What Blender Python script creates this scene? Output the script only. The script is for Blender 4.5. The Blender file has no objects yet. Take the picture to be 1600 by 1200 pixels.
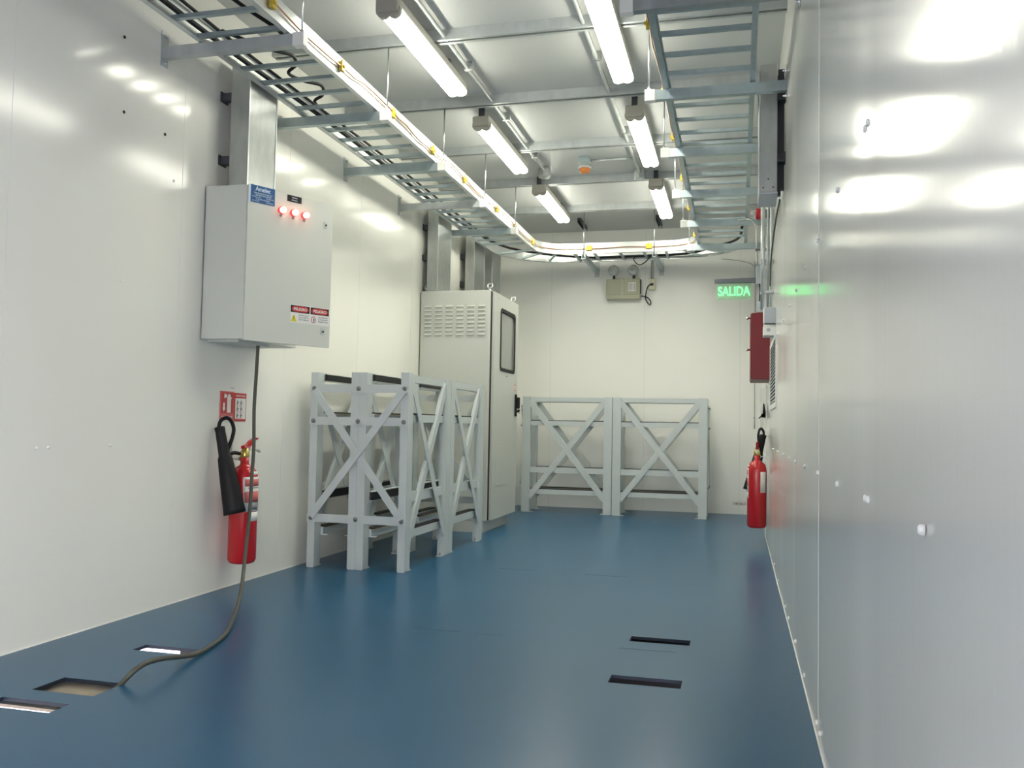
import bpy, bmesh, math, random
from mathutils import Vector, Matrix
random.seed(7)
scene = bpy.context.scene
COL = scene.collection
PI = math.pi
V = Vector

# ------------------------------------------------------------------ materials
def mat(name, color, rough=0.5, metal=0.0, spec=0.5, emit=None, estr=0.0, noise=None, bump=None, coat=0.0,
        coat_rough=0.1, trans=0.0, ior=1.45):
    m = bpy.data.materials.new(name); m.use_nodes = True
    nt = m.node_tree; b = nt.nodes['Principled BSDF']
    b.inputs['Base Color'].default_value = (*color, 1)
    b.inputs['Roughness'].default_value = rough
    b.inputs['Metallic'].default_value = metal
    b.inputs['Specular IOR Level'].default_value = spec
    b.inputs['IOR'].default_value = ior
    b.inputs['Coat Weight'].default_value = coat
    b.inputs['Coat Roughness'].default_value = coat_rough
    b.inputs['Transmission Weight'].default_value = trans
    if emit:
        b.inputs['Emission Color'].default_value = (*emit, 1)
        b.inputs['Emission Strength'].default_value = estr
    tc = None
    def coord(scale3):
        tcn = nt.nodes.new('ShaderNodeTexCoord'); mp = nt.nodes.new('ShaderNodeMapping')
        mp.inputs['Scale'].default_value = scale3
        nt.links.new(tcn.outputs['Object'], mp.inputs['Vector']); return mp
    if noise:   # (scale3, detail, amount, target) colour mottling
        sc3, det, amt = noise
        mp = coord(sc3)
        n = nt.nodes.new('ShaderNodeTexNoise'); n.inputs['Scale'].default_value = 1; n.inputs['Detail'].default_value = det
        nt.links.new(mp.outputs[0], n.inputs['Vector'])
        r = nt.nodes.new('ShaderNodeMapRange')
        r.inputs['From Min'].default_value = .25; r.inputs['From Max'].default_value = .75
        r.inputs['To Min'].default_value = 1 - amt; r.inputs['To Max'].default_value = 1 + amt
        nt.links.new(n.outputs['Fac'], r.inputs['Value'])
        mx = nt.nodes.new('ShaderNodeVectorMath'); mx.operation = 'SCALE'
        mx.inputs[0].default_value = color
        nt.links.new(r.outputs['Result'], mx.inputs['Scale'])
        nt.links.new(mx.outputs['Vector'], b.inputs['Base Color'])
    if bump:
        sc3, det, strength, dist = bump
        mp = coord(sc3)
        n = nt.nodes.new('ShaderNodeTexNoise'); n.inputs['Scale'].default_value = 1; n.inputs['Detail'].default_value = det
        nt.links.new(mp.outputs[0], n.inputs['Vector'])
        bp = nt.nodes.new('ShaderNodeBump'); bp.inputs['Strength'].default_value = strength
        bp.inputs['Distance'].default_value = dist
        nt.links.new(n.outputs['Fac'], bp.inputs['Height'])
        nt.links.new(bp.outputs['Normal'], b.inputs['Normal'])
    return m

M = {}
M['wall'] = mat('white_wall_paint', (.84, .835, .775), rough=.155, noise=((1.2, 1.2, .8), 3, .02),
                bump=((2.2, 2.6, 1.1), 2, .16, .008))
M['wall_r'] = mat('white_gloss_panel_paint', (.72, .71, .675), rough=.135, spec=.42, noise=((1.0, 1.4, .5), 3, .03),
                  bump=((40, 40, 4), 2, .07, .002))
M['wall_b'] = mat('white_end_wall_paint', (.90, .90, .85), rough=.3, bump=((2.6, 2, .5), 2, .4, .012))
M['ceil'] = mat('ceiling_panel_paint', (.57, .58, .57), rough=.38, noise=((.8, .8, .8), 2, .04), bump=((1.5, 1.5, 1), 2, .2, .008))
M['seam'] = mat('panel_joint_strip', (.82, .82, .80), rough=.25)
M['screw'] = mat('white_painted_screw_head', (.9, .9, .88), rough=.3)
M['hole'] = mat('dark_hole', (.04, .04, .04), rough=.8)
M['floor'] = mat('blue_floor_paint', (.010, .092, .190), rough=.277, spec=.42, noise=((1.3, 1.3, 1), 4, .07))
M['edge'] = mat('shaded_floor_plate_edge', (.008, .016, .030), rough=.6)  # shade inside the floor openings painted in as near-black
M['scuff'] = mat('worn_floor_joint', (.055, .125, .21), rough=.35)
M['galv'] = mat('galvanised_steel', (.43, .45, .445), rough=.40, metal=.85, noise=((22, 22, 9), 3, .10))
M['galv_d'] = mat('dull_galvanised_steel', (.50, .53, .53), rough=.45, metal=.5, noise=((14, 14, 6), 3, .10))
M['zinc'] = mat('zinc_plated_blue_steel', (.43, .505, .525), rough=.36, metal=.7, noise=((18, 18, 12), 3, .08))
M['zinc_w'] = mat('bright_zinc_rail', (.66, .69, .68), rough=.32, metal=.65, noise=((9, 9, 12), 3, .06))
M['steel'] = mat('bright_steel', (.72, .73, .74), rough=.25, metal=1.0)
M['bolt'] = mat('dull_bolt_zinc', (.20, .21, .21), rough=.4, metal=.5)
M['bar'] = mat('dark_sign_bar', (.12, .13, .155), rough=.4)
M['cap'] = mat('light_fitting_end_cap', (.40, .385, .33), rough=.45)
M['strut'] = mat('dark_strut', (.06, .062, .07), rough=.5)
M['rack'] = mat('rack_grey_paint', (.53, .575, .575), rough=.36, noise=((6, 6, 6), 2, .02))
M['cab'] = mat('cabinet_grey_paint', (.545, .56, .515), rough=.42, bump=((140, 140, 140), 2, .05, .001))
M['ebox'] = mat('wall_box_grey_paint', (.61, .63, .575), rough=.42, bump=((140, 140, 140), 2, .05, .001))
M['gap'] = mat('gasket_and_gap_black', (.02, .02, .02), rough=.7)
M['rubber'] = mat('black_rubber', (.012, .012, .013), rough=.55)
M['wood'] = mat('beige_wood_strip', (.36, .29, .19), rough=.7)
M['black'] = mat('black_plastic', (.008, .008, .010), rough=.55, spec=.35)
M['red'] = mat('red_gloss_paint', (.50, .012, .018), rough=.22, coat=.3)
M['red_d'] = mat('dark_red_box_paint', (.17, .012, .018), rough=.4)
M['brass'] = mat('brass', (.62, .48, .14), rough=.32, metal=.9)
M['copper'] = mat('copper_wire', (.55, .33, .22), rough=.4, metal=.7)
M['yellow'] = mat('yellow_brass_clamp', (.62, .45, .06), rough=.4, metal=.3)
M['white'] = mat('white_plastic', (.80, .80, .76), rough=.4)
M['paper'] = mat('white_label', (.78, .78, .75), rough=.5)
M['ink'] = mat('grey_print', (.22, .23, .25), rough=.6)
M['pinkprint'] = mat('faded_red_print', (.62, .16, .15), rough=.5)
M['signred'] = mat('sign_red', (.50, .045, .04), rough=.45)
M['signyellow'] = mat('sign_yellow', (.70, .62, .04), rough=.45)
M['plateblue'] = mat('blue_nameplate', (.02, .10, .27), rough=.35)
M['platetext'] = mat('pale_blue_lettering', (.62, .74, .86), rough=.5)
M['beige'] = mat('emergency_light_beige', (.47, .47, .35), rough=.45)
M['beige2'] = mat('emergency_light_beige_panel', (.42, .42, .31), rough=.45)
M['ivory'] = mat('ivory_plastic', (.72, .70, .52), rough=.4)
M['gbox'] = mat('grey_enclosure', (.42, .46, .50), rough=.4)
M['orange'] = mat('orange_dust_cap', (.75, .25, .06), rough=.5)
M['board'] = mat('beige_board', (.40, .34, .25), rough=.7, noise=((9, 9, 9), 3, .15))
M['ground'] = mat('pale_outdoor_concrete', (.45, .43, .50), rough=.9, noise=((2, 2, 2), 4, .1))
M['dark'] = mat('underframe_and_dark_plate', (.02, .02, .022), rough=.7)
M['cordgrey'] = mat('grey_cable_jacket', (.075, .075, .060), rough=.5)
M['housing'] = mat('light_fitting_grey', (.42, .41, .37), rough=.4)
M['silver'] = mat('lamp_reflector', (.75, .76, .75), rough=.12, metal=1.0)
M['tube'] = mat('lit_fluorescent_tube', (.9, .9, .9), rough=.4, emit=(1.0, .985, .83), estr=11)
M['redlamp'] = mat('lit_red_pilot_lamp', (.8, .2, .15), rough=.3, emit=(1.0, .42, .32), estr=2.6)
M['redring'] = mat('red_lamp_lens', (.55, .03, .03), rough=.3, emit=(.9, .05, .05), estr=.35)
M['green'] = mat('lit_green_lettering', (.1, .7, .2), rough=.4, emit=(.12, .85, .22), estr=.85)
M['beacon'] = mat('red_beacon_lens', (.42, .02, .03), rough=.2)

def glass(name, color, alpha_mix, rough=.05):
    m = bpy.data.materials.new(name); m.use_nodes = True
    nt = m.node_tree; nt.nodes.clear()
    o = nt.nodes.new('ShaderNodeOutputMaterial'); t = nt.nodes.new('ShaderNodeBsdfTransparent')
    g = nt.nodes.new('ShaderNodeBsdfPrincipled'); mx = nt.nodes.new('ShaderNodeMixShader')
    g.inputs['Base Color'].default_value = (*color, 1); g.inputs['Roughness'].default_value = rough
    t.inputs['Color'].default_value = (1, 1, 1, 1)
    mx.inputs[0].default_value = alpha_mix
    nt.links.new(t.outputs[0], mx.inputs[1]); nt.links.new(g.outputs[0], mx.inputs[2]); nt.links.new(mx.outputs[0], o.inputs[0])
    return m
M['acrylic'] = glass('clear_green_acrylic', (.35, .75, .40), .28)
M['clear'] = glass('clear_lens', (.7, .7, .7), .35)
M['winglass'] = glass('cabinet_window_glass', (.42, .44, .42), .75, .08)

# ------------------------------------------------------------------ mesh builder
class MB:
    def __init__(s): s.bm = bmesh.new()
    def _face(s, vs, smooth=False):
        try:
            f = s.bm.faces.new(vs); f.smooth = smooth; return f
        except ValueError: return None
    def hexa(s, pts):          # 8 points: bottom 4 ccw, top 4 ccw
        v = [s.bm.verts.new(p) for p in pts]
        for q in ((3,2,1,0),(4,5,6,7),(0,1,5,4),(1,2,6,5),(2,3,7,6),(3,0,4,7)): s._face([v[i] for i in q])
        return s
    def box(s, x0,x1,y0,y1,z0,z1):
        if x0>x1:x0,x1=x1,x0
        if y0>y1:y0,y1=y1,y0
        if z0>z1:z0,z1=z1,z0
        return s.hexa([(x0,y0,z0),(x1,y0,z0),(x1,y1,z0),(x0,y1,z0),(x0,y0,z1),(x1,y0,z1),(x1,y1,z1),(x0,y1,z1)])
    def bbox(s, x0,x1,y0,y1,z0,z1, b=.004, seg=2):   # bevelled box
        t = bmesh.new()
        bmesh.ops.create_cube(t, size=1)
        for v in t.verts:
            v.co = V(((x0+x1)/2+v.co.x*abs(x1-x0), (y0+y1)/2+v.co.y*abs(y1-y0), (z0+z1)/2+v.co.z*abs(z1-z0)))
        bmesh.ops.bevel(t, geom=list(t.edges), offset=b, segments=seg, affect='EDGES', profile=.5)
        return s.absorb(t)
    def absorb(s, t):
        mp = {v: s.bm.verts.new(v.co) for v in t.verts}
        for f in t.faces:
            nf = s._face([mp[v] for v in f.verts], f.smooth)
        t.free(); return s
    def tube(s, pts, r, n=10, caps=True, r2=None):
        pts = [V(p) for p in pts]; rings = []
        N = len(pts); up = None
        for i, p in enumerate(pts):
            d = (pts[min(i+1,N-1)]-pts[max(i-1,0)]).normalized()
            if up is None:
                up = V((0,0,1)) if abs(d.z)<.9 else V((1,0,0))
            a = d.cross(up)
            if a.length < 1e-6: a = d.orthogonal()
            a.normalize(); b = a.cross(d).normalized(); up = b
            rr = r if r2 is None else r+(r2-r)*i/(N-1)
            if callable(r): rr = r(i/(N-1))
            rings.append([s.bm.verts.new(p+a*rr*math.cos(2*PI*k/n)+b*rr*math.sin(2*PI*k/n)) for k in range(n)])
        for A,B in zip(rings,rings[1:]):
            for k in range(n): s._face([A[k],A[(k+1)%n],B[(k+1)%n],B[k]],True)
        if caps: s._face(rings[0][::-1]); s._face(rings[-1])
        return s
    def lathe(s, c, prof, n=28, axis=V((0,0,1)), smooth=True):   # prof: (radius, height along axis)
        c = V(c); axis = V(axis).normalized(); a = axis.orthogonal().normalized(); b = axis.cross(a)
        rings = []
        for r,h in prof:
            if r <= 1e-6: rings.append([s.bm.verts.new(c+axis*h)])
            else: rings.append([s.bm.verts.new(c+axis*h+a*r*math.cos(2*PI*k/n)+b*r*math.sin(2*PI*k/n)) for k in range(n)])
        for A,B in zip(rings,rings[1:]):
            for k in range(n):
                if len(A)==1 and len(B)==1: continue
                if len(A)==1: s._face([A[0],B[(k+1)%n],B[k]][::-1],smooth)
                elif len(B)==1: s._face([A[k],A[(k+1)%n],B[0]],smooth)
                else: s._face([A[k],A[(k+1)%n],B[(k+1)%n],B[k]],smooth)
        if len(rings[0])>1: s._face(rings[0][::-1])
        if len(rings[-1])>1: s._face(rings[-1])
        return s
    def prism(s, pts, d):      # polygon (3-D points) extruded by vector d
        d = V(d); A=[s.bm.verts.new(p) for p in pts]; B=[s.bm.verts.new(V(p)+d) for p in pts]; n=len(pts)
        s._face(A[::-1]); s._face(B)
        for i in range(n): s._face([A[i],A[(i+1)%n],B[(i+1)%n],B[i]])
        return s
    def bar(s, p, q, side, w, t):   # flat bar from p to q, width w along `side`, thickness t along normal
        p=V(p);q=V(q);d=(q-p).normalized();n=V(side).normalized();u=n.cross(d).normalized()
        a=u*w/2;b=n*t/2
        return s.hexa([p-a-b,p+a-b,q+a-b,q-a-b,p-a+b,p+a+b,q+a+b,q-a+b])
    def ribbon(s, path, o0, o1, z0, z1):  # vertical strip following an xy path, between lateral offsets o0..o1
        n=len(path); rows=[]
        for i,(x,y) in enumerate(path):
            x0,y0=path[max(i-1,0)];x1,y1=path[min(i+1,n-1)]
            dx,dy=x1-x0,y1-y0;L=math.hypot(dx,dy);nx,ny=-dy/L,dx/L
            rows.append([s.bm.verts.new(c) for c in ((x+nx*o0,y+ny*o0,z0),(x+nx*o1,y+ny*o1,z0),(x+nx*o1,y+ny*o1,z1),(x+nx*o0,y+ny*o0,z1))])
        for A,B in zip(rows,rows[1:]):
            for k in range(4): s._face([A[k],A[(k+1)%4],B[(k+1)%4],B[k]])
        s._face(rows[0][::-1]); s._face(rows[-1]); return s
    def build(s, name, m, parent=None, kind=None, label=None):
        bmesh.ops.recalc_face_normals(s.bm, faces=list(s.bm.faces))
        if parent is not None:
            o = world_origin(parent)
            if o.length: bmesh.ops.translate(s.bm, verts=list(s.bm.verts), vec=-o)
        me = bpy.data.meshes.new(name); s.bm.to_mesh(me); s.bm.free()
        me.materials.append(M[m] if isinstance(m,str) else m)
        ob = bpy.data.objects.new(name, me); COL.objects.link(ob)
        if parent is not None: ob.parent = parent
        if kind: ob['kind']=kind
        if label: ob['label']=label
        return ob

def world_origin(o):
    v = V((0,0,0))
    while o is not None: v = v + o.location; o = o.parent
    return v
def thing(name, label, cat, loc=(0,0,0), group=None):
    o = bpy.data.objects.new(name, None); COL.objects.link(o); o.location = loc
    o.empty_display_size = .1
    o['label']=label; o['category']=cat
    if group: o['group']=group
    return o
def tag(o, label, cat, group=None):
    o['label']=label; o['category']=cat
    if group: o['group']=group
    return o
def copy_tree(o, parent=None):
    c = o.copy(); COL.objects.link(c)
    if parent is not None: c.parent = parent
    for ch in o.children: copy_tree(ch, c)
    return c
def dup(o, loc, label, rotz=0):
    c = copy_tree(o); c.location = loc; c.rotation_euler=(0,0,rotz); c['label']=label; return c
def text(name, body, m, parent, origin, u, v, size, width=None, depth=.0006, align='LEFT', bold=0.0):
    cu = bpy.data.curves.new(name,'FONT'); cu.body=body; cu.size=size; cu.extrude=depth; cu.align_x=align
    cu.offset = bold
    tmp = bpy.data.objects.new(name+'_t',cu); COL.objects.link(tmp)
    dg = bpy.context.evaluated_depsgraph_get(); dg.update()
    me = bpy.data.meshes.new_from_object(tmp.evaluated_get(dg))
    COL.objects.unlink(tmp); bpy.data.objects.remove(tmp); bpy.data.curves.remove(cu)
    u=V(u).normalized(); v=V(v).normalized(); n=u.cross(v); o=V(origin)
    xs=[w.co.x for w in me.vertices]; k=1.0
    if width and xs: k=width/(max(xs)-min(xs))
    off=world_origin(parent) if parent is not None else V((0,0,0))
    for w in me.vertices: w.co = o+u*w.co.x*k+v*w.co.y+n*w.co.z-off
    me.name=name; me.materials.clear(); me.materials.append(M[m])
    ob=bpy.data.objects.new(name,me); COL.objects.link(ob); ob.parent=parent
    return ob

# ------------------------------------------------------------------ room constants
XL, XR, YB, YF, ZC = -2.985, .262, 10.87, -2.2, 3.47

# ------------------------------------------------------------------ setting
def floor():
    holes=[(-.49,-.208,3.50,3.612),(-.49,-.211,4.20,4.302),(-2.54,-2.258,2.55,2.648),(-2.54,-2.258,3.345,3.435),(-2.51,-2.245,2.748,2.912)]
    x0,x1,y0,y1=XL-.08,XR+.08,YF-.08,YB+.08
    xs=sorted({x0,x1,*[h[0] for h in holes],*[h[1] for h in holes]}); ys=sorted({y0,y1,*[h[2] for h in holes],*[h[3] for h in holes]})
    mb=MB(); bm=mb.bm; grid={}
    def vt(x,y,z):
        k=(x,y,z)
        if k not in grid: grid[k]=bm.verts.new(k)
        return grid[k]
    def inh(x,y): return any(h[0]<x<h[1] and h[2]<y<h[3] for h in holes)
    for a,b in zip(xs,xs[1:]):
        for c,d in zip(ys,ys[1:]):
            if inh((a+b)/2,(c+d)/2): continue
            mb._face([vt(a,c,0),vt(b,c,0),vt(b,d,0),vt(a,d,0)])
            mb._face([vt(a,d,-.014),vt(b,d,-.014),vt(b,c,-.014),vt(a,c,-.014)])
    for h in holes:
        a,b,c,d=h
        xx=[x for x in xs if a<=x<=b]; yy=[y for y in ys if c<=y<=d]
        for p,q in zip(xx,xx[1:]):
            for y in (c,d): mb._face([vt(p,y,0),vt(q,y,0),vt(q,y,-.014),vt(p,y,-.014)])
        for p,q in zip(yy,yy[1:]):
            for x in (a,b): mb._face([vt(x,p,0),vt(x,q,0),vt(x,q,-.014),vt(x,p,-.014)])
    for p,q in zip(xs,xs[1:]):
        for y in (y0,y1): mb._face([vt(p,y,0),vt(q,y,0),vt(q,y,-.014),vt(p,y,-.014)])
    for p,q in zip(ys,ys[1:]):
        for x in (x0,x1): mb._face([vt(x,p,0),vt(x,q,0),vt(x,q,-.014),vt(x,p,-.014)])
    f=mb.build('floor','floor',kind='structure')
    f.data.materials.append(M['edge'])
    for pl_ in f.data.polygons:
        if abs(pl_.normal.z)<.5: pl_.material_index=1
    for k,(xa,xb,y) in enumerate([(-1.55,-1.30,4.13),(-1.22,-1.08,4.12),(-.52,-.26,4.06),(-1.62,-1.36,6.02),(-1.0,-.72,5.98)]):
        m=MB(); m.box(xa,xb,y-.006,y+.006,.0002,.0012); m.build('worn_joint','scuff',f)
    m=MB(); m.box(-2.62,-2.13,2.66,3.0,-.040,-.030)
    b=m.build('floor_board','board',f)
    # steel underframe the room stands on; thin plate added to darken the right slots
    m=MB()
    for y in (-1.5,.2,1.9,3.75,5.5,7.2,9.0,10.6): m.box(XL+.4,XR,y,y+.1,-.25,-.016)
    m.box(-.62,-.54,YF,YB,-.25,-.016); m.box(-.66,-.08,3.46,5.3,-.13,-.12); m.box(-1.75,-1.65,YF,YB,-.25,-.016)
    m.build('floor_joists_and_dark_plate','dark',f)
    return f
floor()
g=MB(); g.box(-30,30,-30,40,-1.0,-.9); g.build('ground','ground',kind='structure')

def bowed_wall(name, m, xw, sign, seams, z1, amp, thick=.08, ystart=None):
    """wall of sheet panels whose faces bow slightly into the room between the joints"""
    mb=MB(); ys=[]
    edges=[YF-.08 if ystart is None else ystart]+seams+[YB+.08]
    for a,b in zip(edges,edges[1:]):
        n=14
        for i in range(n):
            ys.append((a+(b-a)*i/n, (1-abs(2*i/n-1)**4)*(amp if a>1.9 else amp*.2)))
    ys.append((YB+.08,0))
    rows=[]
    for y,h in ys:
        x=xw-sign*h
        rows.append([mb.bm.verts.new(c) for c in ((x,y,-.05),(x,y,z1),(xw+sign*thick,y,z1),(xw+sign*thick,y,-.05))])
    for A,B in zip(rows,rows[1:]):
        for k in range(4):
            f=mb._face([A[k],A[(k+1)%4],B[(k+1)%4],B[k]],k==0)
    mb._face(rows[0][::-1]); mb._face(rows[-1])
    for e in mb.bm.edges:          # keep the shading of the bowed face apart from the wall's rims
        if not all(f.smooth for f in e.link_faces): e.smooth=False
    if ystart is not None:      # unseen side opening added for fill daylight: jamb piece and header above it
        x0_,x1_=sorted((xw,xw+sign*thick))
        mb.box(x0_,x1_,YF-.08,-2.0,-.05,z1); mb.box(x0_,x1_,-2.0,ystart,2.3,z1)
    return mb.build(name,m,kind='structure')
seams_r=[.75,1.93,3.11,4.29,5.47,6.65,7.83,9.01,10.19]
seams_l=[-1.70,-.52,.66,1.84,3.02,4.20,5.38,6.56,7.74,8.92,10.10]
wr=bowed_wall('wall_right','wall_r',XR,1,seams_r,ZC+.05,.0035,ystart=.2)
wl=bowed_wall('wall_left','wall',XL,-1,seams_l,ZC+.05,.0015)
for y in seams_r:
    if abs(y-3.11)>.01: continue
    m=MB(); big=True; w=.007
    m.box(XR-(.0014 if big else .0006),XR+.01,y-w/2,y+w/2,0.001,ZC-.01); m.build('panel_joint','seam',wr)
for y in seams_l:
    if y<1.9: continue
    m=MB(); m.box(XL-.01,XL+.0008,y-.002,y+.002,0.001,ZC-.01); m.build('panel_joint','seam',wl)
def screwhead(parent,x,y,z,sx,m='screw',r=.008):
    b=MB(); b.lathe((x,y,z),[(r,-.004),(r,.002),(r*.7,.0045),(0,.005)],n=12,axis=V((sx,0,0)))
    b.build('screw_head',m,parent)
for z in (.862,1.65):
    for y in (1.377,1.945,1.985,2.48,3.085,3.135,3.65,4.23,4.74,5.38,6.14,6.9):
        screwhead(wr,XR-.006 if abs(y-3.11)>.06 and abs(y-1.96)>.06 else XR-.001,y,z,-1)
for y in (2.98,3.09,3.66,4.23,4.74,5.05,5.9,6.6): screwhead(wr,XR-.005,y,.05,-1,r=.008)
for y,z in ((3.686,2.908),(3.703,2.533),(4.029,2.527)): screwhead(wl,XL+.003,y,z,1,'hole',.008)
for y,z in ((3.23,.866),(3.30,.866),(3.70,.87),(3.74,1.69),(4.12,2.3)): screwhead(wl,XL+.003,y,z,1,'screw',.007)

m=MB(); m.box(XL-.08,XR+.08,YB,YB+.08,-.05,ZC+.05); wb=m.build('wall_back','wall_b',kind='structure')
for x in (-2.30,-1.12,.02):
    m=MB(); m.box(x-.003,x+.003,YB-.0003,YB+.01,0.001,ZC-.01); m.build('panel_joint','seam',wb)
# wall behind the camera (unseen doorway sized for fill daylight; the one in right wall added for it)
m=MB(); a,b=-1.9,-1.0
m.box(XL-.08,a,YF-.08,YF,-.05,ZC+.05); m.box(b,XR+.08,YF-.08,YF,-.05,ZC+.05); m.box(a,b,YF-.08,YF,2.2,ZC+.05)
m.build('wall_front','wall',kind='structure')
m=MB(); m.box(XL-.08,XR+.08,YF-.08,YB+.08,ZC,ZC+.08); ceil=m.build('ceiling','ceil',kind='structure')
for x in (-1.80,):
    m=MB(); m.box(x-.004,x+.004,YF,YB,ZC-.004,ZC+.01); m.build('panel_joint','seam',ceil)
# skirting sealant bead along the right wall
m=MB(); m.tube([(XR-.004,1,.002),(XR-.005,3,.002),(XR-.003,4.4,.002),(XR-.005,6,.002),(XR-.004,8.5,.002)],.004,8)
m.build('baseboard_right','seam',kind='structure')
m=MB(); m.tube([(XL+.003,1.5,.001),(XL+.004,3.5,.001),(XL+.003,5,.001),(XL+.003,10.8,.001)],.003,8)
m.build('baseboard_left','wall',kind='structure')

BEAMS=[-.5,.62,1.74,2.87,4.0,5.13,6.24,7.37,8.46,9.58]
for k,y in enumerate(BEAMS):
    m=MB()
    m.box(XL,XR,y-.035,y-.031,3.40,ZC); m.box(XL,XR,y+.031,y+.035,3.40,ZC)
    m.box(XL,XR,y-.031,y+.031,ZC-.03,ZC-.026)
    m.box(XL,XR,y-.031,y-.012,3.40,3.404); m.box(XL,XR,y+.012,y+.031,3.40,3.404)
    m.build('trim_%d'%(k+1),'galv_d',kind='structure')

# ------------------------------------------------------------------ fluorescent battens
def make_light():
    t=thing('fluorescent_light','','ceiling light',(0,0,0),'lit twin tube fluorescent fittings')
    b=MB(); b.bbox(-.068,.068,-.62,.62,.025,.083,.012); b.build('housing','housing',t)
    for s in (-1,1):
        q=MB(); q.tube([(s*.031,-.585,.012),(s*.031,-.58,.012),(s*.031,.58,.012),(s*.031,.612,.012)],.036,16)
        for vv in q.bm.verts: vv.co.z=.018+(vv.co.z-.012)*.85
        q.build('tube','tube',t)
    for s in (-1,1):
        q=MB(); q.bbox(-.066,.066,s*.615,s*.642,-.004,.076,.010,3); 
        if s<0:
            q.tube([(-.031,-.62,.012),(-.031,-.585,.012)],.041,14); q.tube([(.031,-.62,.012),(.031,-.585,.012)],.041,14)
        q.build('end_cap','cap',t)
    for y in (-.61,.40):
        q=MB(); q.box(-.02,.02,y-.019,y+.019,.08,.158); q.build('bracket','strut',t)
    return t
L0=make_light()
LZ=3.312
spots=[(-1.919,5.137,'lit fluorescent batten nearest the camera, in the row by the left-hand ladder tray'),
 (-1.937,7.06,'lit fluorescent batten in the middle of the row by the left-hand ladder tray'),
 (-1.919,9.02,'lit fluorescent batten farthest away in the row by the left-hand ladder tray'),
 (-.755,5.137,'lit fluorescent batten nearest the camera, in the row beside the bare right-hand tray'),
 (-.757,7.07,'lit fluorescent batten in the middle of the row beside the bare right-hand tray'),
 (-.773,9.02,'lit fluorescent batten farthest away in the row beside the bare right-hand tray')]
for i,(x,y,lb) in enumerate(spots):
    o=L0 if i==0 else dup(L0,(0,0,0),lb)
    o.location=(x,y,LZ); o.scale=(1.02,1.027,1); o['label']=lb

# ------------------------------------------------------------------ ladder trays
Z0,Z1=2.99,3.11
def rail(path,side):   # side=+1: flanges point to the left of travel direction
    b=MB(); b.ribbon(path,0,.004*side,Z0,Z1)
    b.ribbon(path,.0041*side,.03*side,Z0,Z0+.004); b.ribbon(path,.0041*side,.022*side,Z1-.004,Z1)
    return b
def straight(x,y0,y1): return [(x,y0),(x,y1)]
lt=thing('ladder_tray','galvanised ladder cable tray along the left wall, black cables inside','cable tray',(-2.5,5,Z0))
rail(straight(-2.232,.9,9.545),1).build('side_rail','zinc_w',lt,label='bright room-side rail')
rail(straight(-2.765,.9,9.545),-1).build('side_rail','zinc_w',lt)
y=3.966-.2135*14
while y<9.5:
    b=MB(); b.box(-2.76,-2.237,y-.013,y+.013,Z0+.012,Z0+.034); b.build('rung','zinc',lt); y+=.2135
rt=thing('ladder_tray','empty galvanised ladder cable tray hung along the glossy right wall','cable tray',(-.17,5,Z0))
rail(straight(-.432,.9,9.545),-1).build('side_rail','zinc',rt)
rail(straight(.085,.9,9.545),1).build('side_rail','zinc',rt)
y=4.191-.2568*12
while y<9.5:
    b=MB(); b.box(-.427,.080,y-.013,y+.013,Z0+.012,Z0+.034); b.build('rung','zinc',rt); y+=.2568
bt=thing('ladder_tray','curved ladder cable tray crossing the end wall between both side trays','cable tray',(-1.3,10.1,Z0))
def arc(cx,cy,r,a0,a1,n=12): return [(cx+r*math.cos(math.radians(a0+(a1-a0)*i/n)),cy+r*math.sin(math.radians(a0+(a1-a0)*i/n))) for i in range(n+1)]
inner=arc(-1.9,9.55,.332,180,90)+arc(-.764,9.55,.332,90,0)
outer=arc(-1.9,9.55,.865,180,90,18)+arc(-.764,9.55,.849,90,0,18)
rail(inner,1).build('side_rail','zinc_w',bt,label='bright inner rail')
rail(outer,-1).build('side_rail','zinc_w',bt)
def rung(p,q):
    b=MB(); b.bar((*p,Z0+.023),(*q,Z0+.023),(0,0,1),.026,.022); b.build('rung','zinc',bt)
for a in (160,135,112): 
    c,s=math.cos(math.radians(a)),math.sin(math.radians(a)); rung((-1.9+.336*c,9.55+.336*s),(-1.9+.861*c,9.55+.861*s))
for x in (-1.85,-1.62,-1.32,-1.05,-.80): rung((x,9.886),(x,10.411))
for a in (68,45,20):
    c,s=math.cos(math.radians(a)),math.sin(math.radians(a)); rung((-.764+.336*c,9.55+.336*s),(-.764+.845*c,9.55+.845*s))

# supports: wall cantilever + threaded rod up to the ceiling beam
def support(name,label,xw,xe,y,ay=0,ybeam=None,m='zinc'):
    """xw = wall end, xe = free end (cantilever along X)"""
    t=thing(name,label,'tray support',(xw,y,2.95),'cantilever supports under the cable trays')
    s=1 if xe>xw else -1
    b=MB()
    b.box(xw+s*.006,xe,y-.021,y-.0175,2.925,2.985); b.box(xw+s*.006,xe,y+.0175,y+.021,2.925,2.985)
    b.box(xw+s*.006,xe,y-.0175,y+.0175,2.925,2.929); b.build('arm',m,t)
    b=MB(); b.box(xw,xw+s*.006,y-.03,y+.03,2.885,3.07); b.build('wall_plate','galv_d',t)
    for z in (2.90,3.045):
        b=MB(); b.lathe((xw+s*.006,y,z),[(.009,0),(.009,.008),(.005,.012),(.005,.02)],n=6,axis=V((s,0,0)),smooth=False); b.build('bolt','steel',t)
    b=MB(); b.bbox(xe-s*.05,xe+s*.012,y-.026,y+.026,2.92,2.99,.004); b.build('end_cap','white',t)
    b=MB(); b.tube([(xe-s*.01,y,2.99),(xe-s*.01,y,3.40)],.005,8); b.build('threaded_rod','steel',t)
    b=MB(); b.lathe((xe-s*.01,y,2.992),[(.012,0),(.012,.012)],n=6,smooth=False); b.build('nut','steel',t)
    return t
ords=['nearest','second','third','fourth','fifth']
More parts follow.
